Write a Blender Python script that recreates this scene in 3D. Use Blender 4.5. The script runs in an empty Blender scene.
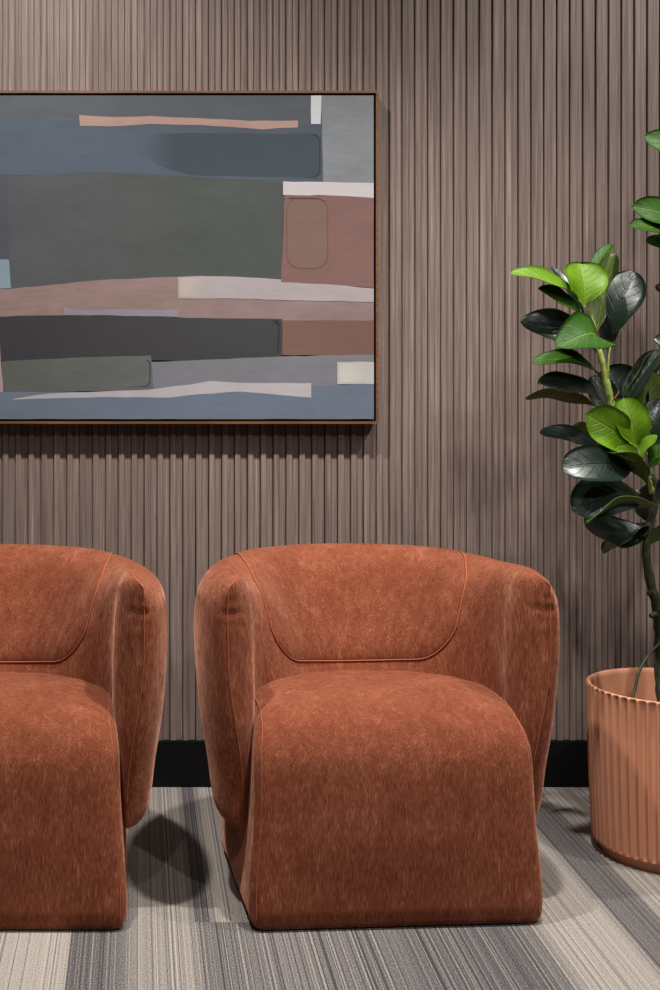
import bpy, bmesh, math, random
from mathutils import Vector, Matrix
random.seed(7)
C = bpy.context.scene.collection
SC = bpy.context.scene
R = math.radians

# ------------------------------------------------------------------ camera numbers (photo frame 660 x 990)
F, XV, YV, H = 1360.0, 138.0, 365.0, 1.143
WALL = 3.70
def W(px, py, Y):
    return Vector(((px - XV) * Y / F, Y, H - (py - YV) * Y / F))

# ------------------------------------------------------------------ object helpers
def obj(name, bm, mats, parent=None, smooth=True):
    me = bpy.data.meshes.new(name)
    if name not in ('canvas', 'foliage'):
        bmesh.ops.recalc_face_normals(bm, faces=bm.faces[:])
    bm.to_mesh(me); bm.free()
    for m in (mats if isinstance(mats, (list, tuple)) else [mats]): me.materials.append(m)
    if smooth:
        for p in me.polygons: p.use_smooth = True
    o = bpy.data.objects.new(name, me); C.objects.link(o)
    if parent: o.parent = parent
    return o
def thing(name, label, cat, loc=(0, 0, 0), rz=0, group=None):
    o = bpy.data.objects.new(name, None); C.objects.link(o)
    o.empty_display_size = .1
    o.location = loc; o.rotation_euler = (0, 0, rz)
    o['label'] = label; o['category'] = cat
    if group: o['group'] = group
    return o
def struct(name, bm, m, smooth=False):
    o = obj(name, bm, m, None, smooth); o['kind'] = 'structure'; return o
def box(bm, x0, x1, y0, y1, z0, z1, mi=0):
    v = [bm.verts.new((x, y, z)) for z in (z0, z1) for y in (y0, y1) for x in (x0, x1)]
    for f in ((0, 2, 3, 1), (4, 5, 7, 6), (0, 1, 5, 4), (2, 6, 7, 3), (0, 4, 6, 2), (1, 3, 7, 5)):
        fc = bm.faces.new([v[i] for i in f]); fc.material_index = mi
def tube(bm, pts, rad, seg=8, closed=False):
    pts = [Vector(p) for p in pts]; n = len(pts)
    rads = rad if isinstance(rad, (list, tuple)) else [rad] * n
    rings = []; ref = None
    for i in range(n):
        a = pts[i - 1] if i > 0 else pts[i]; b = pts[i + 1] if i < n - 1 else pts[i]
        d = (b - a).normalized()
        if ref is None:
            ref = d.orthogonal().normalized()
        ref = (ref - d * ref.dot(d)).normalized()
        q = d.cross(ref)
        rings.append([bm.verts.new(pts[i] + (ref * math.cos(k * 2 * math.pi / seg) + q * math.sin(k * 2 * math.pi / seg)) * rads[i]) for k in range(seg)])
    for i in range(n - 1):
        for k in range(seg):
            bm.faces.new((rings[i][k], rings[i][(k + 1) % seg], rings[i + 1][(k + 1) % seg], rings[i + 1][k]))
    bm.faces.new(rings[0][::-1]); bm.faces.new(rings[-1])
def cr(pts, n, closed=False):
    """Catmull-Rom resample to n points, even in arc length"""
    P = [Vector(p) for p in pts]; m = len(P); out = []
    segs = m if closed else m - 1
    for i in range(segs):
        if closed: p0, p1, p2, p3 = P[i - 1], P[i], P[(i + 1) % m], P[(i + 2) % m]
        else: p0, p1, p2, p3 = P[max(i - 1, 0)], P[i], P[i + 1], P[min(i + 2, m - 1)]
        for k in range(12):
            t = k / 12
            out.append(.5 * ((2 * p1) + (p2 - p0) * t + (2 * p0 - 5 * p1 + 4 * p2 - p3) * t * t + (3 * p1 - p0 - 3 * p2 + p3) * t ** 3))
    out.append(P[0].copy() if closed else P[-1].copy())
    L = [0]
    for i in range(1, len(out)): L.append(L[-1] + (out[i] - out[i - 1]).length)
    res = []; j = 0; cnt = n if closed else n - 1
    for i in range(n):
        s = L[-1] * i / cnt
        while j < len(L) - 2 and L[j + 1] < s: j += 1
        t = (s - L[j]) / max(L[j + 1] - L[j], 1e-9)
        res.append(out[j].lerp(out[j + 1], min(max(t, 0), 1)))
    return res
def sstep(a, b, x):
    t = min(max((x - a) / (b - a), 0), 1); return t * t * (3 - 2 * t)

# ------------------------------------------------------------------ materials
def lin(c):
    return tuple(((v / 255) / 12.92 if v / 255 <= .04045 else ((v / 255 + .055) / 1.055) ** 2.4) for v in c) + (1,)
class NT:
    def __init__(s, name):
        s.m = bpy.data.materials.new(name); s.m.use_nodes = True
        s.t = s.m.node_tree; s.b = s.t.nodes['Principled BSDF']; s.n = s.t.nodes
    def node(s, typ, **kw):
        n = s.n.new(typ)
        for k, v in kw.items(): setattr(n, k, v)
        return n
    def link(s, a, b): s.t.links.new(a, b)
    def coord(s, scale=(1, 1, 1), out='Object'):
        c = s.node('ShaderNodeTexCoord'); m = s.node('ShaderNodeMapping')
        m.inputs['Scale'].default_value = scale; s.link(c.outputs[out], m.inputs['Vector']); return m.outputs[0]
    def noise(s, vec, scale=5, detail=3, rough=.5, dist=0):
        n = s.node('ShaderNodeTexNoise'); s.link(vec, n.inputs['Vector'])
        n.inputs['Scale'].default_value = scale; n.inputs['Detail'].default_value = detail
        n.inputs['Roughness'].default_value = rough; n.inputs['Distortion'].default_value = dist
        return n.outputs['Fac']
    def math(s, op, a, b=0.0, clamp=False):
        n = s.node('ShaderNodeMath', operation=op); n.use_clamp = clamp
        for i, v in enumerate((a, b)):
            if isinstance(v, (int, float)): n.inputs[i].default_value = v
            else: s.link(v, n.inputs[i])
        return n.outputs[0]
    def rng(s, v, a, b, c=0.0, d=1.0):
        n = s.node('ShaderNodeMapRange'); s.link(v, n.inputs[0])
        for i, q in enumerate((a, b, c, d)): n.inputs[i + 1].default_value = q
        return n.outputs[0]
    def ramp(s, fac, stops, interp='LINEAR'):
        n = s.node('ShaderNodeValToRGB'); s.link(fac, n.inputs[0]); e = n.color_ramp; e.interpolation = interp
        while len(e.elements) < len(stops): e.elements.new(.5)
        for el, (p, c) in zip(e.elements, stops):
            el.position = p; el.color = c if len(c) == 4 else lin(c)
        return n.outputs[0]
    def mix(s, fac, a, b, mode='MIX'):
        n = s.node('ShaderNodeMix', data_type='RGBA', blend_type=mode)
        if isinstance(fac, (int, float)): n.inputs[0].default_value = fac
        else: s.link(fac, n.inputs[0])
        for i, v in ((6, a), (7, b)):
            if isinstance(v, tuple): n.inputs[i].default_value = v if len(v) == 4 else lin(v)
            else: s.link(v, n.inputs[i])
        return n.outputs[2]
    def bump(s, h, strength=.3, dist=.002):
        n = s.node('ShaderNodeBump'); n.inputs['Strength'].default_value = strength; n.inputs['Distance'].default_value = dist
        s.link(h, n.inputs['Height']); s.link(n.outputs[0], s.b.inputs['Normal'])
    def set(s, **kw):
        for k, v in kw.items():
            i = s.b.inputs[k.replace('_', ' ')]
            if isinstance(v, (int, float, tuple)): i.default_value = v
            else: s.link(v, i)
        return s.m

def mat_wood_panel():
    t = NT('taupe_wood_veneer')
    a = t.noise(t.coord((1, 1, .012)), 420, 4, .6)
    b = t.noise(t.coord((1, 1, .02)), 70, 3, .6)
    f = t.math('ADD', t.math('MULTIPLY', a, .6), t.math('MULTIPLY', b, .4))
    c = t.ramp(f, [(.37, (84, 71, 66)), (.47, (107, 92, 86)), (.55, (120, 104, 97)), (.65, (145, 128, 119))])
    t.bump(a, .08, .001)
    return t.set(Base_Color=c, Roughness=.55, Specular_IOR_Level=.3)
def mat_velvet():
    t = NT('rust_velvet')
    st = t.noise(t.coord((1, 1, .09)), 560, 3, .65)
    pa = t.noise(t.coord((1, 1, .6)), 11, 6, .68, .6)
    pb = t.noise(t.coord((1, 1, .35)), 75, 4, .65, .3)
    f = t.math('ADD', t.math('MULTIPLY', st, .56), t.math('ADD', t.math('MULTIPLY', pa, .22), t.math('MULTIPLY', pb, .22)))
    c = t.ramp(f, [(.36, (88, 42, 27)), (.48, (111, 58, 38)), (.56, (128, 73, 51)), (.67, (170, 113, 90))])
    t.bump(t.math('ADD', st, t.math('MULTIPLY', pa, .5)), .25, .002)
    t.set(Sheen_Weight=t.rng(f, .40, .62, .10, .9), Sheen_Roughness=.42, Sheen_Tint=lin((240, 178, 148)), Specular_IOR_Level=.1)
    return t.set(Base_Color=c, Roughness=.9)
def mat_piping():
    t = NT('rust_velvet_piping')
    n = t.noise(t.coord(), 300, 2)
    c = t.mix(n, (140, 76, 52), (162, 96, 70))
    return t.set(Base_Color=c, Roughness=.9, Specular_IOR_Level=.05)
def mat_plain(name, c, rough=.6, var=.12, scale=60, spec=.4):
    t = NT(name)
    n = t.noise(t.coord(), scale, 3)
    d = tuple(max(0, v * (1 - var)) for v in c); e = tuple(min(255, v * (1 + var)) for v in c)
    return t.set(Base_Color=t.mix(n, d, e), Roughness=rough, Specular_IOR_Level=spec)
def mat_frame_wood():
    t = NT('oak_frame')
    n = t.noise(t.coord((.04, 1, 1)), 160, 4)
    return t.set(Base_Color=t.ramp(n, [(.35, (80, 50, 28)), (.65, (108, 72, 42))]), Roughness=.45)
def mat_terracotta():
    t = NT('matte_terracotta')
    n = t.noise(t.coord(), 25, 4)
    return t.set(Base_Color=t.mix(n, (194, 134, 103), (207, 147, 116)), Roughness=.62, Specular_IOR_Level=.3)
def mat_bark():
    t = NT('mossy_bark')
    n = t.noise(t.coord((1, 1, .5)), 70, 5, .7)
    t.bump(n, .8, .006)
    return t.set(Base_Color=t.ramp(n, [(.35, (28, 26, 18)), (.55, (62, 62, 42)), (.7, (98, 98, 66))]), Roughness=.85)
def mat_leaf(name, lo, hi, vein, rough, veinamt=.5, coat=0.0, trans=0.0, spec=.5):
    t = NT(name)
    uv = t.node('ShaderNodeTexCoord').outputs['UV']
    sp = t.node('ShaderNodeSeparateXYZ'); t.link(uv, sp.inputs[0])
    u = t.math('ABSOLUTE', t.math('SUBTRACT', sp.outputs[0], .5)); v = sp.outputs[1]
    mid = t.math('SUBTRACT', 1.0, t.rng(u, .012, .035), True)
    w = t.math('SUBTRACT', v, t.math('MULTIPLY', u, .55))
    s_ = t.math('FRACT', t.math('MULTIPLY', w, 7.5))
    side = t.math('SUBTRACT', 1.0, t.rng(t.math('ABSOLUTE', t.math('SUBTRACT', s_, .5)), .02, .10), True)
    side = t.math('MULTIPLY', side, t.rng(u, .5, .2))
    vn = t.math('MAXIMUM', mid, t.math('MULTIPLY', side, .6))
    n = t.noise(t.coord(), 35, 3)
    c = t.mix(n, lo, hi)
    c = t.mix(t.math('MULTIPLY', vn, veinamt), c, vein)
    hgt = t.math('SUBTRACT', t.math('MULTIPLY', n, .5), t.math('MULTIPLY', vn, .6))
    t.bump(hgt, .55, .004)
    return t.set(Base_Color=c, Roughness=rough, Specular_IOR_Level=spec, Coat_Weight=coat, Coat_Roughness=.25, Transmission_Weight=trans)
def mat_carpet():
    t = NT('striped_carpet_planks')
    co = t.node('ShaderNodeTexCoord').outputs['Object']
    sp = t.node('ShaderNodeSeparateXYZ'); t.link(co, sp.inputs[0])
    X, Y = sp.outputs[0], sp.outputs[1]
    u = t.rng(X, -.633, 1.367)
    P = lambda x: (x + .633) / 2
    def bw(l): return [(P(x), (v, v, v, 1)) for x, v in l]
    A = bw([(-.6, .8), (-.135, .84), (-.131, .22), (-.03, .36), (.0, .62), (.1, .66), (.117, .48), (.13, .34), (.3, .42), (.55, .30), (.76, .22), (.80, .5), (.84, .74), (.97, .76), (.99, .3), (1.07, .3), (1.09, .72), (1.2, .6)])
    B = bw([(-.6, .8), (-.135, .84), (-.131, .22), (-.03, .36), (.0, .6), (.095, .62), (.105, .2), (.150, .24), (.156, .72), (.36, .66), (.37, .4), (.6, .5), (.76, .4), (.80, .5), (.84, .7), (.97, .7), (.99, .3), (1.07, .3), (1.09, .72), (1.2, .6)])
    ra, rb = t.ramp(u, A), t.ramp(u, B)
    tile = t.math('MULTIPLY', t.math('GREATER_THAN', Y, 2.79), t.math('MULTIPLY', t.math('GREATER_THAN', X, .117), t.math('LESS_THAN', X, .367)))
    mean = t.mix(tile, ra, rb)
    def n1(w, sc, det=2):
        n = t.node('ShaderNodeTexNoise', noise_dimensions='1D'); t.link(w, n.inputs['W'])
        n.inputs['Scale'].default_value = sc; n.inputs['Detail'].default_value = det; n.inputs['Roughness'].default_value = .7
        return n.outputs['Fac']
    row = t.math('MULTIPLY', tile, 7.31)
    line = n1(t.math('ADD', X, row), 210, 2)
    line2 = n1(t.math('ADD', X, t.math('ADD', row, 11.0)), 95, 1)
    sep = t.node('ShaderNodeSeparateColor'); t.link(mean, sep.inputs[0])
    m = sep.outputs[0]
    light = t.rng(line, .56, .66); dark = t.rng(line2, .64, .70); dark2 = t.rng(line, .42, .34)
    f = t.math('ADD', m, t.math('MULTIPLY', light, .34))
    f = t.math('SUBTRACT', f, t.math('MULTIPLY', t.math('MAXIMUM', dark, dark2), .32))
    spk = t.noise(t.coord((1, .6, 1)), 320, 2, .8)
    f = t.math('ADD', f, t.math('MULTIPLY', t.math('SUBTRACT', spk, .5), 1.5), True)
    c = t.ramp(f, [(0, (60, 58, 61)), (.3, (92, 89, 89)), (.6, (130, 124, 118)), (1, (168, 160, 151))])
    t.bump(spk, .5, .004)
    return t.set(Base_Color=c, Roughness=.95, Specular_IOR_Level=.05)
def mat_paint(name, c, c2=None, x0=0, x1=0, var=.07):
    t = NT('paint_' + name)
    cool = lambda q: (q[0] * .78, q[1] * .79, q[2] * .81)
    c = cool(c); c2 = cool(c2) if c2 is not None else None
    n = t.noise(t.coord((.5, 1, 1)), 9, 6, .65, .4)
    n2 = t.noise(t.coord((.15, 1, 1)), 120, 3, .6)
    base = lin(c)
    if c2 is not None:
        co = t.node('ShaderNodeTexCoord').outputs['Object']; sp = t.node('ShaderNodeSeparateXYZ'); t.link(co, sp.inputs[0])
        g = t.math('ADD', sp.outputs[0], t.math('MULTIPLY', t.math('SUBTRACT', n2, .5), abs(x1 - x0) * .5))
        base = t.mix(t.rng(g, x0, x1), lin(c), lin(c2))
    dk = t.mix(1.0, base, (1 - 1.6 * var,) * 3 + (1,), 'MULTIPLY')
    lt = t.mix(1.0, base, (1 + 1.6 * var,) * 3 + (1,), 'MULTIPLY')
    f = t.math('ADD', t.math('MULTIPLY', n, .7), t.math('MULTIPLY', n2, .3))
    cc = t.mix(t.rng(f, .35, .65), dk, lt)
    t.bump(n2, .15, .001)
    return t.set(Base_Color=cc, Roughness=.6, Specular_IOR_Level=.25)

M_WOOD, M_VEL, M_PIPE = mat_wood_panel(), mat_velvet(), mat_piping()
M_BLACK = mat_plain('black_skirting', (4, 4, 5), .6, .12, 60, .2)
M_GLIDE = mat_plain('black_plinth', (12, 11, 11), .7)
M_OAK = mat_frame_wood()
M_TERRA = mat_terracotta()
M_BARK = mat_bark()
M_STEM = mat_plain('green_stem', (146, 162, 80), .5, .25, 90)
M_SOIL = mat_plain('dark_soil', (46, 36, 28), .95, .5, 120)
M_CEIL = mat_plain('ceiling_paint', (150, 148, 145), .9, .03)
L_DARK = mat_leaf('dark_leaf', (7, 19, 13), (13, 33, 21), (42, 60, 40), .4, .25, .25)
L_MID = mat_leaf('mid_green_leaf', (22, 52, 2), (38, 78, 4), (96, 118, 36), .5, .45, 0, 0, .22)
L_NEW = mat_leaf('new_bright_leaf', (72, 107, 6), (88, 122, 10), (112, 126, 28), .5, .35, 0, 0, .3)
L_UND = mat_leaf('leaf_underside', (62, 78, 24), (80, 98, 34), (112, 124, 62), .6, .45)
L_UNDN = mat_leaf('new_leaf_underside', (84, 144, 16), (100, 160, 24), (140, 80, 30), .5, .7)

# ------------------------------------------------------------------ setting
def wall():
    p = .03505
    k0 = (376 - XV) * WALL / F
    prof = []
    i0, i1 = int(-2.6 / p), int(2.6 / p)
    rib, rec, grv = WALL - .007, WALL, WALL + .006
    for i in range(i0, i1):
        x = k0 + i * p
        prof += [(x - .0009, grv), (x + .0009, grv), (x + .0012, rib + .0012), (x + .0030, rib), (x + .0150, rib), (x + .0164, rib + .0014), (x + .0168, rec), (x + p - .0014, rec)]
    bm = bmesh.new()
    lo = [bm.verts.new((x, y, .124)) for x, y in prof]; hi = [bm.verts.new((x, y, 3.0)) for x, y in prof]
    for a in range(len(prof) - 1): bm.faces.new((lo[a], lo[a + 1], hi[a + 1], hi[a]))
    yb = WALL + .1
    bl = [bm.verts.new((prof[i][0], yb, .124)) for i in (0, -1)]; bh = [bm.verts.new((prof[i][0], yb, 3.0)) for i in (0, -1)]
    bm.faces.new((bl[0], bh[0], bh[1], bl[1])); bm.faces.new((lo[0], hi[0], bh[0], bl[0])); bm.faces.new((lo[-1], bl[1], bh[1], hi[-1]))
    bm.faces.new(lo[::-1] + [bl[1], bl[0]][:0] + [bl[0], bl[1]]) ; bm.faces.new(hi + [bh[1], bh[0]])
    struct('wall_back', bm, M_WOOD)
    bm = bmesh.new(); box(bm, -2.55, 2.78, WALL - .020, WALL + .1, 0, .124)
    bmesh.ops.bevel(bm, geom=bm.edges[:], offset=.002, segments=2, affect='EDGES')
    struct('baseboard_back', bm, M_BLACK)
    bm = bmesh.new(); box(bm, -2.55, 2.78, -1.6, WALL + .1, -.05, 0)
    struct('floor', bm, mat_carpet())
    bm = bmesh.new(); box(bm, -2.55, 2.78, -1.6, WALL + .1, 3.0, 3.05)
    struct('ceiling', bm, M_CEIL)
wall()

# ------------------------------------------------------------------ armchair
ARM = [(.002, .168), (.030, .196), (.045, .30), (.060, .40), (.068, .50), (.070, .59), (.061, .655), (.034, .693), (0, .703), (-.036, .69), (-.062, .65), (-.074, .56), (-.076, .45), (-.066, .34), (-.042, .23), (-.026, .176)]
BACK = [(-.03, .185), (.004, .215), (.034, .30), (.055, .40), (.067, .50), (.070, .59), (.061, .655), (.034, .69), (0, .70), (-.042, .682), (-.078, .63), (-.112, .56), (-.150, .46), (-.185, .36), (-.180, .26), (-.10, .19)]
K = 144
ARM_S = cr([(a, b, 0) for a, b in ARM], K, True)
BACK_S = cr([(a, b, 0) for a, b in BACK], K, True)
PA, PB, PY0, PYC = .321, .370, .160, .220
def path(t):
    """t 0..1 left arm front -> back -> right arm front: point, outward normal, back weight"""
    s = t * 2 - 1
    a = .10
    def pt(s):
        sg = -1 if s < 0 else 1; q = abs(s)
        if q > 1 - a:
            k = (q - (1 - a)) / a
            return Vector((sg * (PA - .006 * k * k), PYC - (PYC - PY0) * k, 0))
        th = q / (1 - a) * math.pi / 2
        e = 2 / 2.08
        return Vector((sg * PA * math.sin(th) ** e if th > 0 else 0, PYC + PB * math.cos(th) ** e if th < math.pi / 2 - 1e-6 else PYC, 0))
    p = pt(s)
    d = (pt(min(s + .01, 1)) - pt(max(s - .01, -1))).normalized()
    n = Vector((-d.y, d.x, 0))
    w = sstep(-.10, .62, (p.y - PYC) / PB)
    return p, n, d, w
def shell_pt(t, k, cap=0.0):
    p, n, d, w = path(t)
    k0 = int(k) % K; k1 = (k0 + 1) % K; fr = k - int(k)
    c = ARM_S[k0].lerp(ARM_S[k1], fr).lerp(BACK_S[k0].lerp(BACK_S[k1], fr), w)
    off, z = c.x, c.y
    if off < 0: off *= .52 + .48 * sstep(PY0 - .03, .36, p.y)
    if cap:
        th = cap * math.pi / 2
        cn = .042 * sstep(.2, .56, z)
        off = cn + (off - cn) * max(math.cos(th), 0) ** (.95 if off < cn else .8)
        z = .45 + (z - .45) * (1 - .075 * (1 - math.cos(th)) ** 1.5)
        sg = -1 if t < .5 else 1
        p = p + d * sg * .082 * math.sin(th) * (.72 + .28 * sstep(.18, .42, z))
        rp = math.exp(-((z - .632) / .024) ** 2) * sstep(.55, .92, cap)
        p = p - d * sg * rp * (.0028 + .0024 * math.sin(z * 2 * math.pi / .026))
    return p + n * off + Vector((0, 0, z))
def make_shell(parent):
    N = 56; bm = bmesh.new(); rings = []
    caps = [1, .93, .82, .68, .5, .32, .15]
    for c in caps: rings.append([shell_pt(0, k, c * .995) for k in range(K)])
    for i in range(N + 1): rings.append([shell_pt(i / N, k) for k in range(K)])
    for c in caps[::-1]: rings.append([shell_pt(1, k, c * .995) for k in range(K)])
    V = [[bm.verts.new(p) for p in r] for r in rings]
    for i in range(len(V) - 1):
        for k in range(K):
            bm.faces.new((V[i][k], V[i][(k + 1) % K], V[i + 1][(k + 1) % K], V[i + 1][k]))
    for r in (V[0], V[-1]):
        for k in range(K // 2 - 1):
            bm.faces.new((r[k], r[k + 1], r[K - 2 - k], r[K - 1 - k]))
    o = obj('shell', bm, M_VEL, parent)
    # seams down the arm fronts
    for t in (0, 1):
        bm = bmesh.new(); top = max(range(K), key=lambda k: ARM_S[k].y)
        pts = []
        for k in range(6, top + 1, 2):
            a, b = shell_pt(t, k, .97), shell_pt(t, (2 * top - k) % K, .97)
            q = (a + b) / 2; q.y = min(a.y, b.y) - .0012; pts.append(q)
        for c in (.8, .6, .35, .1):
            q = shell_pt(t, top, c); q.z += .0005; pts.append(q)
        for i in range(1, 7):
            tt = i * .018 if t == 0 else 1 - i * .018
            q = shell_pt(tt, top); q.z += .0004 - i * .0002; pts.append(q)
        pts = cr(pts, 50); tube(bm, pts, .0012, 6); obj('seam', bm, M_PIPE, o)
    return o
def make_panel(parent):
    top = max(range(K), key=lambda k: BACK_S[k].y)
    kA = top - 6.0
    kB = min((k for k in range(top, K)), key=lambda k: abs(BACK_S[k].y - .452))
    kmin = kB
    def hw(r):
        w = .268 - .075 * r
        rc = .16
        if r > 1 - rc:
            q = (r - (1 - rc)) / rc; w -= .05 * (1 - math.sqrt(max(0, 1 - q * q)))
        return w
    def tfor(x, k):
        lo, hi = .5, .99
        for _ in range(40):
            m = (lo + hi) / 2
            if shell_pt(m, k).x < x: lo = m
            else: hi = m
        return lo
    NR, NU = 40, 40
    km = (kA + kmin) / 2
    n_ = (shell_pt(.502, km) - shell_pt(.498, km)).cross(shell_pt(.5, km + .6) - shell_pt(.5, km - .6))
    SG = 1 if n_.y < 0 else -1
    G = []; 
    for i in range(NR + 1):
        r = 1 - (1 - i / NR) ** 1.9; k = kA + (kmin - kA) * r
        tw = tfor(hw(r), k) - .5; row = []
        for j in range(NU + 1):
            u = -1 + 2 * j / NU
            u = math.copysign(1 - (1 - abs(u)) ** 1.3, u)
            tt = .5 + tw * u
            k = kA + (kmin - kA) * r * (1 - .10 * (u * hw(r) / .19) ** 2)
            p = shell_pt(tt, k); e = .002
            n = (shell_pt(tt + e, k) - shell_pt(tt - e, k)).cross(shell_pt(tt, k + .6) - shell_pt(tt, k - .6)).normalized()
            c = Vector((0, .28, p.z - .0))
            n = n * SG
            ed = min((1 - abs(u)) * hw(r) / .05, (1 - r) * .3 / .05, 1)
            d = .013 * math.sqrt(max(0, 1 - (1 - ed) ** 2)) - .003
            d *= .30 + .70 * sstep(0, .5, r)
            row.append((p + n * d, p, n))
        G.append(row)
    bm = bmesh.new(); V = [[bm.verts.new(q[0]) for q in row] for row in G]
    for i in range(NR):
        for j in range(NU): bm.faces.new((V[i][j], V[i][j + 1], V[i + 1][j + 1], V[i + 1][j]))
    o = obj('back_panel', bm, M_VEL, parent)
    edge = [G[i][0] for i in range(NR + 1)] + [G[NR][j] for j in range(1, NU)] + [G[i][NU] for i in range(NR, -1, -1)]
    pts = [p + n * .002 for q, p, n in edge]
    bm = bmesh.new(); tube(bm, cr(pts, 200), .0018, 7); obj('piping', bm, M_PIPE, o)
def make_seat(parent):
    prof = [(.44, .004), (.05, .003), (.010, .005), (.001, .014), (.0, .040), (.004, .12), (.011, .22), (.018, .31), (.028, .362), (.052, .408), (.093, .436), (.145, .448), (.24, .450), (.33, .444), (.42, .43), (.47, .40), (.47, .06)]
    prof = cr([(a, b, 0) for a, b in prof], 72, True)
    n = len(prof)
    def half(z): 
        return .297 + .008 * math.exp(-((z - .07) / .09) ** 2) - .008 * sstep(.0, .40, z) - .012 * sstep(.35, .46, z)
    def inset(pts, r):
        out = []
        for i in range(n):
            d = (pts[(i + 1) % n] - pts[i - 1]).normalized(); nn = Vector((d.y, -d.x, 0))   # inward (loop runs clockwise seen so)
            out.append(pts[i] + nn * r)
        return out
    # orientation check
    area = sum(prof[i].x * prof[(i + 1) % n].y - prof[(i + 1) % n].x * prof[i].y for i in range(n))
    sg = 1 if area < 0 else -1
    er = .028
    st = [(-1 + .0, er * .999)]
    xs = []
    for j in range(9):
        th = j / 8 * math.pi / 2
        xs.append((1 - er / .29 * (1 - math.sin(th)), er * (1 - math.cos(th)) ))
    # xs: from outer shoulder inwards; build symmetrical stations (fraction of half width, inset)
    seq = []
    for j in range(8, -1, -1):
        th = j / 8 * math.pi / 2
        seq.append((-(1 - (er / .29) * (1 - math.sin(th))), er * (1 - math.cos(th)) * .9))
    mid = [(-.84 + 1.68 * k / 16, 0) for k in range(1, 16)]
    seq = seq + mid + [(-a, b) for a, b in seq[::-1]]
    bm = bmesh.new(); V = []
    for fx, ins in seq:
        pts = inset(prof, ins * sg); row = []
        for p in pts:
            z = p.y; h = half(z)
            crown = (-.001 - .026 * min(1, abs(fx)) ** 6) * sstep(.30, .45, z)
            bulge = .010 * (1 - min(1, abs(fx)) ** 2.2) * sstep(.03, .2, z) * (1 - sstep(.33, .43, z)) if p.x < .2 else 0
            row.append(bm.verts.new((fx * h, p.x - bulge, max(.003, z + crown))))
        V.append(row)
    for a in range(len(V) - 1):
        for i in range(n):
            bm.faces.new((V[a][i], V[a][(i + 1) % n], V[a + 1][(i + 1) % n], V[a + 1][i]))
    bm.faces.new(V[0]); bm.faces.new(V[-1])
    o = obj('seat', bm, M_VEL, parent)
    idx = [i for i in range(n) if prof[i].x < .26 and prof[i].y > .03 or (prof[i].x < .012 and prof[i].y > .015)]
    idx.sort(key=lambda i: (prof[i].y if prof[i].x < .1 else .41 + prof[i].x))
    for s in (-1, 1):
        fx, ins = seq[5]; fx = abs(fx) * s
        pts = [Vector((fx * half(p.y), p.x, p.y + (-.001 - .026 * abs(fx) ** 6) * sstep(.30, .45, p.y))) for p in (inset(prof, (ins - .0008) * sg)[i] for i in idx)]
        bm = bmesh.new(); tube(bm, cr(pts, 60), .0010, 6); obj('seam', bm, M_PIPE, o)
    bm = bmesh.new(); box(bm, -.28, .28, .015, .43, 0, .02)
    bmesh.ops.bevel(bm, geom=[e for e in bm.edges if abs(e.verts[0].co.z - e.verts[1].co.z) > .01], offset=.03, segments=4, affect='EDGES')
    obj('plinth', bm, M_GLIDE, parent, False)
def copy_tree(o, parent=None):
    c = o.copy(); C.objects.link(c)
    if parent: c.parent = parent
    for ch in list(o.children): copy_tree(ch, c)
    return c
chair = thing('tub_armchair', 'rust velvet tub armchair standing next to the fluted planter, shown whole', 'armchair', (.529, 2.752, 0), R(3.8), 'rust velvet tub armchairs')
make_shell(chair); make_panel(chair); make_seat(chair)
ch2 = copy_tree(chair)
ch2.location = (-.327, 2.736, 0); ch2.rotation_euler = (0, 0, R(0))
ch2['label'] = 'rust velvet tub armchair cut off by the left edge of the photo, below the painting'

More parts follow.
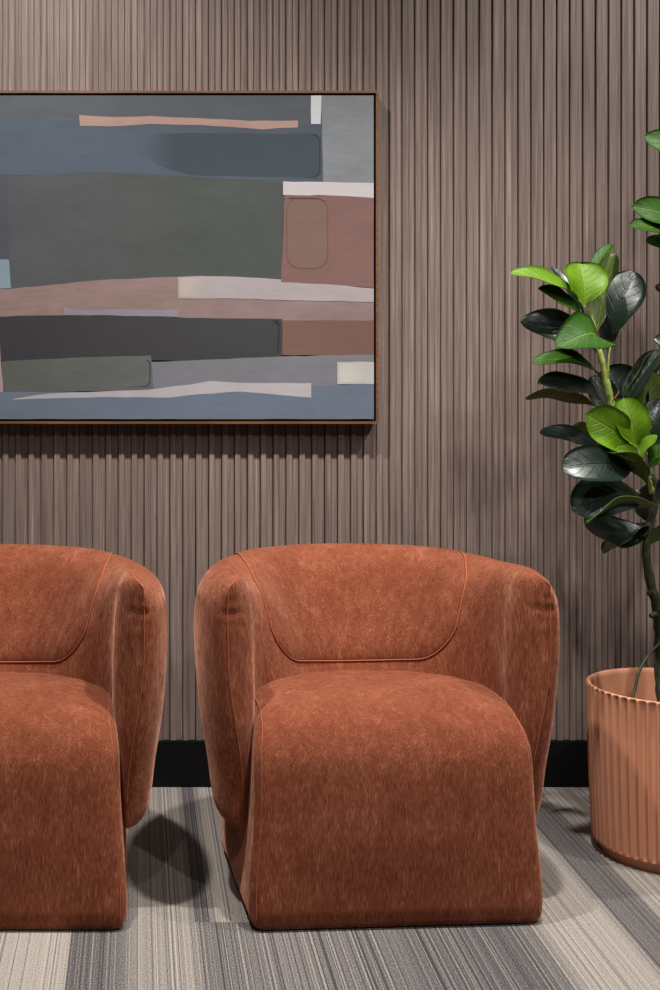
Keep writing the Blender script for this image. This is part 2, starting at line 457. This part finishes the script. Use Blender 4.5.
# ------------------------------------------------------------------ framed painting
def painting():
    yf = WALL - .060
    root = thing('framed_painting', 'abstract painting of grey, pink and blue blocks in thin oak frame on the slatted wall', 'painting', (0, 0, 0))
    X1 = (378.6 - XV) * yf / F; Z1 = H - (90.5 - YV) * yf / F; Z0 = H - (423.8 - YV) * yf / F
    X0 = (-112 - XV) * yf / F
    cx, cz = (X0 + X1) / 2, Z0
    root.location = (cx, WALL - .007, cz)
    def loc(v): return Vector((v[0] - cx, v[1] - (WALL - .007), v[2] - cz))
    fw = .0066
    bm = bmesh.new()
    def b(x0, x1, z0, z1):
        p, q = loc((x0, yf, z0)), loc((x1, WALL - .0072, z1)); box(bm, p.x, q.x, p.y, q.y, p.z, q.z)
    b(X0, X1, Z1 - fw, Z1); b(X0, X1, Z0, Z0 + fw); b(X0, X0 + fw, Z0 + fw, Z1 - fw); b(X1 - fw, X1, Z0 + fw, Z1 - fw)
    obj('frame', bm, M_OAK, root, False)
    bm = bmesh.new(); p, q = loc((X0 + fw, WALL - .024, Z0 + fw)), loc((X1 - fw, WALL - .016, Z1 - fw)); box(bm, p.x, q.x, p.y, q.y, p.z, q.z)
    obj('backing_board', bm, M_BLACK, root, False)
    g = .005; yc = yf + .006
    K1 = 1.0
    mats = [mat_paint('slate', (86, 91, 99))]
    bm = bmesh.new(); p, q = loc((X0 + fw + g, yc, Z0 + fw + g)), loc((X1 - fw - g, WALL - .025, Z1 - fw - g)); box(bm, p.x, q.x, p.y, q.y, p.z, q.z)
    XL, XR, ZB, ZT = p.x + .0008, q.x - .0008, p.z + .0008, q.z - .0008
    layer = [0]
    def patch(name, c, pts, c2=None, gx=(0, 1), var=.07, smooth=0):
        layer[0] += 1; y = loc((0, yc, 0)).y - .00018 * layer[0]
        P = [loc(W(a, b_, yc)) for a, b_ in pts]
        P = [Vector((min(max(v.x, XL), XR), y, min(max(v.z, ZB), ZT))) for v in P]
        if smooth: P = cr(P, smooth, True)
        # slight hand-painted wobble along long edges
        Q = []
        for i in range(len(P)):
            a, b2 = P[i], P[(i + 1) % len(P)]; Q.append(a)
            n = int((b2 - a).length / .03)
            for k in range(1, n):
                v = a.lerp(b2, k / n); d = (b2 - a).normalized(); w = random.uniform(-.0009, .0009)
                v = v + Vector((-d.z, 0, d.x)) * w
                v.x = min(max(v.x, XL), XR); v.z = min(max(v.z, ZB), ZT); v.y = y; Q.append(v)
        lx = lambda px: loc(W(px, 300, yc)).x
        mats.append(mat_paint(name, c, c2, lx(gx[0]), lx(gx[1]), var))
        f = bm.faces.new([bm.verts.new(v) for v in Q]); f.normal_update()
        if f.normal.y > 0: f.normal_flip()
        f.material_index = len(mats) - 1
    L = -120
    def rr(x0, y0, x1, y1, r):
        o = []
        for cx_, cy_, a0 in ((x1 - r, y0 + r, -90), (x1 - r, y1 - r, 0), (x0 + r, y1 - r, 90), (x0 + r, y0 + r, 180)):
            for k in range(5):
                a = R(a0 + k * 22.5); o.append((cx_ + r * math.cos(a), cy_ + r * math.sin(a)))
        return o
    patch('charcoal_band', (87, 91, 95), [(L, 92), (312, 92), (312, 127), (150, 120), (L, 116)])
    patch('slate_blue', (84, 95, 108), [(L, 116), (60, 117), (200, 124), (321, 125), (323, 183), (200, 178), (100, 174), (L, 178)], (76, 84, 95), (100, 320))
    patch('teal_grey', (82, 93, 105), [(132, 134), (200, 133), (316, 134), (320, 138), (320, 174), (316, 178), (190, 175), (160, 166), (140, 150)], (62, 73, 80), (142, 172), .05)
    patch('ridge', (44, 50, 54), [(308, 134.4), (316, 134.4), (320.5, 138), (320.5, 174), (315, 177.5), (305, 177.5), (315, 176.5), (319, 173), (319, 139), (315, 135.6)])
    patch('peach', (184, 150, 134), [(79, 115), (110, 117), (150, 116), (250, 121), (298, 120.5), (298, 127.5), (280, 128), (262, 129.5), (200, 125), (150, 124), (110, 126.5), (80, 126)])
    patch('chalk', (214, 213, 213), [(311, 92), (321.5, 92), (320.5, 124), (311, 124)], var=.03)
    patch('mid_grey', (132, 135, 136), [(321.5, 92), (376, 92), (376, 184), (323, 182), (322, 140)], var=.09)
    patch('left_slate', (80, 82, 89), [(L, 178), (8, 175), (10, 290), (L, 292)])  # slate paint block at the left of the olive-grey one
    patch('olive_grey', (86, 87, 89), [(8, 176), (100, 172), (200, 177), (283, 183), (281.5, 279), (178, 276), (100, 282), (10, 289)], (75, 80, 74), (40, 190), .09)
    patch('ice_blue', (138, 158, 166), [(-40, 259), (9, 259.5), (11, 288), (-40, 291)])
    patch('off_white', (205, 196, 193), [(283, 181.5), (330, 182), (376, 183), (376, 198), (330, 195.5), (283, 195)], var=.03)
    patch('mauve', (150, 124, 117), [(L, 294), (10, 289), (50, 285), (100, 280), (178, 276.5), (281, 280), (376, 300), (376, 322), (282, 321), (190, 319), (100, 316), (L, 318)], (146, 122, 118), (100, 300), .1)
    patch('brick_pink', (130, 95, 88), [(284.5, 195), (330, 195.5), (376, 198), (376, 288), (330, 284.5), (281, 282)], var=.08)
    patch('swatch_edge', (108, 80, 72), rr(286, 197.3, 328.2, 269.3, 13.5), var=.05)
    patch('brown_swatch', (126, 98, 85), rr(287, 198, 327, 268, 13), var=.05)
    patch('ridge', (78, 58, 50), [(287, 199), (290, 197.6), (318, 198), (327, 202), (318, 199.4), (291, 199)])
    patch('pale_bar', (178, 166, 163), [(178, 277), (200, 276), (240, 277), (281, 279.5), (281, 282.3), (330, 284.5), (376, 288.5), (376, 302), (280, 300), (230, 298.5), (178, 298.5)], (176, 164, 162), (200, 300), .06)
    patch('cream_swatch', (190, 176, 160), rr(180, 278, 206, 297, 3), (178, 166, 162), (188, 206), .04)
    patch('lilac', (146, 141, 148), [(64, 307), (76, 310), (100, 309.5), (178, 310), (178, 317), (64, 315)])
    patch('near_black', (58, 56, 60), [(-20, 317), (40, 315.5), (100, 315), (190, 318), (282, 319), (282, 357), (235, 358), (190, 361.5), (150, 360), (60, 359), (2, 361)], (62, 62, 64), (50, 260), .05)
    patch('ridge', (38, 37, 39), [(272, 320.5), (278, 320.5), (279.5, 325), (278.5, 352), (276, 354), (277.5, 350), (278.3, 326)])
    patch('rust_brown', (122, 90, 80), [(282, 320.5), (376, 320.5), (376, 355.5), (282, 355)], var=.06)
    patch('steel_grey', (126, 126, 130), [(150, 362), (190, 360.5), (240, 358), (282, 356.5), (376, 354.5), (376, 386), (311, 388), (150, 394)], var=.06)
    patch('moss_grey', (95, 98, 92), [(2, 361.5), (60, 358.5), (110, 356.5), (151, 355.5), (153.5, 390), (4, 393)], (102, 104, 101), (40, 150), .06)
    patch('ridge', (62, 63, 60), [(146, 360), (149, 360), (150.5, 363), (150.5, 383), (147, 387), (120, 387.5), (146, 386), (149.3, 382), (149.3, 363)])
    patch('blush', (178, 152, 146), [(-36, 343), (0, 344), (3.5, 393), (-36, 393)])
    patch('bottom_blue', (112, 124, 138), [(L, 393), (4, 392), (100, 392), (200, 389), (311, 386), (376, 383.5), (376, 421), (L, 421)], (106, 117, 131), (0, 300), .07)
    patch('cloud', (188, 182, 180), [(12, 399), (36, 395), (60, 393), (150, 389.5), (190, 384.5), (210, 381), (250, 383), (311, 383), (311, 397.5), (270, 394), (240, 391.5), (200, 394), (170, 397.5), (100, 397), (50, 398.5), (14, 399.5)], var=.05)
    patch('bone', (196, 191, 182), [(337, 362), (376, 362), (376, 384), (337, 384)], var=.05)
    patch('bone_swatch', (206, 203, 192), rr(339, 364, 366, 382, 3), (196, 190, 182), (350, 366), .05)
    me_o = obj('canvas', bm, mats, root, False)
    return root
painting()

# ------------------------------------------------------------------ potted plant
PY = 3.19
PX = (671 - XV) * PY / F
plant = thing('potted_rubber_plant', 'tall leafy rubber plant in a fluted terracotta planter beside the armchair at the right edge', 'plant', (PX, PY, 0))
INV = Vector((PX, PY, 0))
def planter():
    bm = bmesh.new(); NF, S = 54, 10; n = NF * S
    def ring(r, z, depth):
        out = []
        for i in range(n):
            a = i * 2 * math.pi / n; ph = (i % S) / S
            rr_ = r - depth * math.sin(math.pi * ph) ** .8
            out.append(bm.verts.new((rr_ * math.cos(a), rr_ * math.sin(a), z)))
        return out
    spec = [(.158, .0, 0), (.160, .022, 0), (.170, .024, .0), (.1765, .026, .009), (.178, .034, .011), (.1835, .15, .011), (.188, .28, .011), (.1905, .379, .011), (.191, .387, .0085), (.190, .391, .0035), (.184, .3925, .0), (.1795, .390, 0), (.178, .38, 0), (.170, .20, 0), (.168, .19, 0)]
    Rg = [ring(*s) for s in spec]
    for a in range(len(Rg) - 1):
        for i in range(n): bm.faces.new((Rg[a][i], Rg[a][(i + 1) % n], Rg[a + 1][(i + 1) % n], Rg[a + 1][i]))
    bm.faces.new(Rg[0][::-1]); bm.faces.new(Rg[-1])
    obj('planter', bm, M_TERRA, plant)
    bm = bmesh.new(); c = bm.verts.new((0, 0, .222)); prev = None; rings = []
    for j in range(1, 7):
        r = .171 * j / 6; rings.append([bm.verts.new((r * math.cos(k * math.pi / 16), r * math.sin(k * math.pi / 16), .218 + random.uniform(-.005, .006))) for k in range(32)])
    for k in range(32): bm.faces.new((c, rings[0][k], rings[0][(k + 1) % 32]))
    for j in range(5):
        for k in range(32): bm.faces.new((rings[j][k], rings[j][(k + 1) % 32], rings[j + 1][(k + 1) % 32], rings[j + 1][k]))
    obj('soil', bm, M_SOIL, plant)
planter()
def stick(name, pts, rads, mat, parent, noise=0.0):
    P = [p if isinstance(p, Vector) else W(*p) - INV for p in pts]
    n = max(12, len(P) * 6)
    Q = cr(P, n); rr_ = []
    for i in range(n):
        t = i / (n - 1) * (len(rads) - 1); k = min(int(t), len(rads) - 2)
        r = rads[k] + (rads[k + 1] - rads[k]) * (t - k); rr_.append(r * (1 + random.uniform(-noise, noise)))
    bm = bmesh.new(); tube(bm, Q, rr_, 10); return obj(name, bm, mat, parent)
soil_base = (0.006, 0.005, .20)
trunk_pts = [Vector(soil_base)] + [W(*p) - INV for p in [(661, 690, 3.23), (660, 640, 3.23), (657, 608, 3.22), (650, 580, 3.21), (646, 548, 3.20), (652, 515, 3.20), (656, 490, 3.20), (649, 470, 3.19)]]
trunk = stick('trunk', trunk_pts, [.012, .0125, .0125, .0125, .012, .0105, .010, .009, .008], M_BARK, plant, .12)
stick('knot', [(660, 618, 3.225), (655, 614, 3.215), (651, 616, 3.205)], [.008, .007, .006], M_BARK, trunk, .1)
stick('knot', [(655, 596, 3.215), (651, 592, 3.205), (649, 594, 3.195)], [.009, .007, .005], M_BARK, trunk, .1)
t2 = stick('trunk', [Vector((.030, .0, .20))] + [W(*p) - INV for p in [(680, 680, 3.24), (674, 620, 3.25), (668, 590, 3.26), (676, 540, 3.27), (690, 460, 3.28), (697, 380, 3.28), (696, 300, 3.28), (694, 200, 3.28), (690, 120, 3.28)]], [.012, .012, .011, .010, .009, .008, .007, .006, .005, .004], M_BARK, plant, .1)
stick('stalk', [Vector((-.062, -.055, .21))] + [W(*p) - INV for p in [(634, 706, 3.15), (635, 690, 3.16), (639, 672, 3.17), (648, 656, 3.19), (660, 643, 3.215)]], [.0042, .0042, .004, .0038, .0034, .003], mat_plain('dark_green_stalk', (44, 56, 34), .6, .2), plant)

CAM = Vector((0, 0, H))
class Foliage:
    def __init__(s): s.bm = bmesh.new(); s.uv = s.bm.loops.layers.uv.new('UVMap')
    def leaf(s, base, tip, hw, roll=25, kind=0, dy0=3.2, dy1=3.15, bend=.12, fold=14, shape=.62, wave=.10):
        """base/tip in photo pixels at depths dy0/dy1; hw half width in pixels; roll turns the top side upwards"""
        B = W(base[0], base[1], dy0) - INV; T = W(tip[0] + (4 if tip[0] < base[0] else -3), tip[1], dy1) - INV
        ax = T - B; Ln = ax.length; ax.normalize()
        cam = (CAM - INV - (B + T) / 2).normalized()
        side = ax.cross(cam).normalized(); nrm = side.cross(ax).normalized()      # nrm faces the lens
        if nrm.dot(cam) < 0: nrm = -nrm
        a = R(roll)
        up = Vector((0, 0, 1)); s2 = side if side.dot(up) > 0 else -side
        N = (nrm * math.cos(a) + s2 * math.sin(a)).normalized(); S_ = ax.cross(N).normalized()
        h = hw * (dy0 + dy1) / 2 / F
        nu, nv = 16, 8
        ph = random.uniform(0, 6.28)
        top, bot = [], []
        for i in range(nu + 1):
            v = 1 - (1 - i / nu) ** 1.7
            e = v ** (math.log(.5) / math.log(shape))
            wd = h * (max(4 * e * (1 - e), 0) ** .5) * (.30 + .70 * sstep(0, .30, v)) if 0 < v < 1 else h * (.03 if v == 0 else .02)
            c = B + ax * Ln * v + N * (bend * Ln * (math.sin(math.pi * v) * .9 - .35 * v * v))
            rt, rb = [], []
            for j in range(nv + 1):
                u = -1 + 2 * j / nv
                fo = math.tan(R(fold)) * abs(u) ** 1.25
                wv = wave * h * math.sin(ph + v * 11 + (1.7 if u > 0 else 0)) * u * u
                p = c + S_ * wd * u * (1 - .12 * abs(u) * fold / 30) + N * (wd * fo + wv)
                rt.append(s.bm.verts.new(p)); rb.append(s.bm.verts.new(p - N * .0011))
            top.append(rt); bot.append(rb)
        mt, mb = {0: (0, 3), 1: (1, 3), 2: (2, 4)}[kind]
        for L_, mi, fl in ((top, mt, False), (bot, mb, True)):
            for i in range(nu):
                for j in range(nv):
                    vs = [L_[i][j], L_[i][j + 1], L_[i + 1][j + 1], L_[i + 1][j]]
                    va, vb = 1 - (1 - i / nu) ** 1.7, 1 - (1 - (i + 1) / nu) ** 1.7
                    q = [(j / nv, va), ((j + 1) / nv, va), ((j + 1) / nv, vb), (j / nv, vb)]
                    if fl: vs, q = vs[::-1], q[::-1]
                    f = s.bm.faces.new(vs); f.material_index = mi; f.smooth = True
                    for lp, t in zip(f.loops, q): lp[s.uv].uv = t
                    if i == 0 and j == 0 and not fl:
                        f.normal_update()
        # close the rim
        def rim(a0, a1, b0, b1):
            f = s.bm.faces.new((a0, a1, b1, b0)); f.material_index = mb
        for i in range(nu):
            rim(top[i + 1][0], top[i][0], bot[i + 1][0], bot[i][0]); rim(top[i][nv], top[i + 1][nv], bot[i][nv], bot[i + 1][nv])
        for j in range(nv):
            rim(top[0][j], top[0][j + 1], bot[0][j], bot[0][j + 1]); rim(top[nu][j + 1], top[nu][j], bot[nu][j + 1], bot[nu][j])
    def done(s, parent):
        return obj('foliage', s.bm, [L_DARK, L_MID, L_NEW, L_UND, L_UNDN], parent)

# upper left branch and its leaves
br = stick('branch', [(651, 478, 3.195), (636, 455, 3.20), (622, 430, 3.20), (612, 408, 3.19), (608, 390, 3.18), (603, 365, 3.17), (598, 345, 3.165), (594, 325, 3.165), (588, 306, 3.165)], [.0095, .0095, .0095, .0095, .009, .008, .006, .004, .002], M_STEM, plant, .12)
fo = Foliage()
#        base        tip         hw  roll kind  depths
fo.leaf((600, 345), (519, 321), 19, 35, 0, 3.19, 3.14, .10, 14)
fo.leaf((586, 318), (548, 266), 7, 50, 0, 3.22, 3.26, .05)
fo.leaf((584, 304), (509, 271), 13, 66, 2, 3.16, 3.08, .10, 20)
fo.leaf((584, 309), (576, 262), 25, 28, 2, 3.145, 3.17, .10, 20, .66)
fo.leaf((583, 296), (614, 243), 9, 40, 1, 3.19, 3.22, .06, 20)
fo.leaf((597, 335), (618, 254), 16, 140, 1, 3.17, 3.20, .06, 18)
fo.leaf((600, 345), (638, 272), 24, 20, 0, 3.21, 3.19, .08, 12, .66)
fo.leaf((605, 352), (628, 300), 12, 150, 0, 3.20, 3.22, .05)
fo.leaf((583, 318), (536, 288), 11, 55, 1, 3.16, 3.10, .08, 18)
fo.leaf((600, 347), (558, 342), 27, 52, 1, 3.14, 3.05, .30, 16, .5)
fo.leaf((598, 352), (544, 336), 13, 60, 0, 3.17, 3.12, .10)
fo.leaf((603, 380), (532, 358), 13, 62, 1, 3.17, 3.09, .16, 16)
fo.leaf((604, 402), (536, 381), 15, 55, 0, 3.18, 3.10, .12, 14)
fo.leaf((600, 408), (522, 395), 13, 118, 0, 3.22, 3.20, .08, 10)
fo.leaf((618, 425), (588, 376), 15, 20, 0, 3.23, 3.25, .05)
fo.leaf((604, 452), (538, 431), 12, 52, 0, 3.20, 3.14, .10, 14)
fo.leaf((618, 455), (570, 424), 14, 130, 0, 3.21, 3.22, .08)
fo.leaf((622, 412), (664, 350), 15, 44, 0, 3.22, 3.20, .06, 16)
fo.leaf((624, 420), (672, 350), 22, 110, 0, 3.23, 3.24, .06, 12)
fo.leaf((638, 430), (604, 366), 26, 15, 0, 3.26, 3.28, .04)
fo.done(br)
stick('bud', [(611, 402, 3.185), (606, 396, 3.175), (618, 392, 3.17)][0:1] + [(614, 399, 3.175), (619, 392, 3.17)], [.002, .0018, .0008], mat_plain('reddish_bud', (150, 92, 48), .5), br)
stick('bud', [(606, 392, 3.18), (608, 370, 3.165), (609, 355, 3.16), (611, 345, 3.16)], [.003, .0028, .002, .0008], M_STEM, br)
stick('bud', [(599, 352, 3.165), (598, 335, 3.15), (598, 325, 3.145)], [.002, .0018, .0008], mat_plain('red_bud', (160, 70, 36), .5), br)

# middle branch, low in the plant
br2 = stick('branch', [(652, 492, 3.20), (648, 478, 3.18), (642, 466, 3.17), (638, 455, 3.16), (636, 446, 3.155)], [.007, .006, .005, .004, .003], M_STEM, plant, .1)
fo = Foliage()
fo.leaf((630, 445), (583, 414), 22, 22, 2, 3.14, 3.10, .10, 12, .58)
fo.leaf((638, 449), (620, 397), 19, 12, 2, 3.13, 3.14, .10, 22, .60)
fo.leaf((640, 459), (614, 449), 9, 30, 2, 3.11, 3.07, .1, 16)
fo.leaf((640, 460), (659, 435), 9, 55, 2, 3.11, 3.09, .1, 16)
fo.leaf((648, 486), (610, 450), 16, 125, 1, 3.12, 3.07, .10, 12)
fo.leaf((634, 470), (560, 466), 22, 30, 0, 3.13, 3.05, .10, 10, .62, .05)
fo.leaf((640, 492), (570, 508), 27, 32, 0, 3.16, 3.07, .12, 10, .58, .05)
fo.leaf((657, 506), (582, 520), 14, 112, 1, 3.11, 3.02, .10, 14, .5)
fo.leaf((655, 530), (580, 526), 22, 40, 0, 3.20, 3.14, -.10, 8)
fo.leaf((656, 520), (600, 552), 16, 70, 0, 3.22, 3.16, .05, 8)
fo.leaf((658, 478), (640, 520), 14, 30, 0, 3.24, 3.26, .06)
fo.leaf((648, 456), (664, 398), 17, 25, 0, 3.19, 3.20, .08)
fo.leaf((650, 440), (655, 372), 19, 150, 1, 3.24, 3.24, .06)
fo.leaf((646, 470), (676, 446), 14, 50, 1, 3.14, 3.10, .10)
fo.leaf((650, 505), (700, 480), 18, 40, 0, 3.15, 3.08, .10)
fo.leaf((648, 545), (680, 530), 12, 130, 1, 3.17, 3.12, .10)
fo.leaf((640, 440), (618, 372), 22, 10, 0, 3.29, 3.31, .04)
fo.done(br2)

# right hand stem: only leaf ends reach into the photo
br3 = stick('branch', [(695, 330, 3.28), (693, 260, 3.27), (690, 200, 3.26), (688, 120, 3.26)], [.006, .0055, .005, .003], M_STEM, plant, .1)
fo = Foliage()
fo.leaf((690, 172), (645, 134), 15, 40, 1, 3.26, 3.20, .22, 14)
fo.leaf((692, 235), (631, 205), 17, 42, 1, 3.25, 3.18, .16, 14)
fo.leaf((695, 258), (628, 222), 13, 66, 1, 3.24, 3.16, .14, 18)
fo.leaf((695, 268), (645, 238), 12, 55, 1, 3.27, 3.22, .14, 12)
fo.leaf((690, 306), (652, 286), 11, 40, 0, 3.28, 3.28, .10)
fo.leaf((694, 362), (652, 337), 11, 40, 0, 3.27, 3.24, .12)
for k in range(16):
    a = k * 2.399; yb = 110 + k * 24
    dx, dd = math.cos(a), math.sin(a)
    if dx < -.1: dx = abs(dx)
    fo.leaf((692, yb), (692 + 18 + 60 * dx, yb - 30 + random.uniform(-12, 16)), 20, random.choice((30, 50, 35)), random.choice((0, 0, 1)), 3.27, 3.27 - .14 * dd, .12, 14)
fo.done(br3)

# ------------------------------------------------------------------ light
w = bpy.data.worlds.new('room_air'); SC.world = w; w.use_nodes = True
w.node_tree.nodes['Background'].inputs[0].default_value = (1, .97, .94, 1)
w.node_tree.nodes['Background'].inputs[1].default_value = .035
def spot(name, loc, target, power, size=60, blend=.6, rad=.045, col=(1, .955, .915)):
    l = bpy.data.lights.new(name, 'SPOT'); l.energy = power; l.spot_size = R(size); l.spot_blend = blend; l.shadow_soft_size = rad; l.color = col
    o = bpy.data.objects.new(name, l); C.objects.link(o); o.location = loc
    d = Vector(target) - Vector(loc); o.rotation_euler = d.to_track_quat('-Z', 'Y').to_euler()
spot('ceiling_downlight', (-.33, 2.42, 2.97), (-.50, 3.5, .6), 255, 114, 1)
spot('ceiling_downlight', (.72, 2.42, 2.97), (.66, 2.88, .3), 265, 88, 1)
spot('ceiling_downlight', (1.75, 2.42, 2.97), (1.45, 3.5, .8), 158, 120, 1)
spot('ceiling_downlight', (1.95, 1.5, 2.97), (1.4, 3.2, .5), 45, 100, 1)
spot('ceiling_downlight', (1.15, .40, 2.97), (1.05, 1.7, 0), 110, 106, 1)
spot('ceiling_downlight', (-.35, .40, 2.97), (-.3, 1.7, 0), 55, 106, 1)

# ------------------------------------------------------------------ camera and view
cam = bpy.data.cameras.new('camera'); co = bpy.data.objects.new('camera', cam); C.objects.link(co)
co.location = (0, 0, H); co.rotation_euler = (R(90), 0, 0)
cam.sensor_fit = 'VERTICAL'; cam.sensor_height = 36.0; cam.lens = 36.0 * F / 990
cam.shift_x = (330 - XV) / 990; cam.shift_y = -(495 - YV) / 990
cam.clip_start = .05
SC.camera = co
SC.view_settings.view_transform = 'Standard'; SC.view_settings.look = 'None'
SC.view_settings.gamma = 1; SC.view_settings.use_curve_mapping = False
SC.view_settings.exposure = 0.0
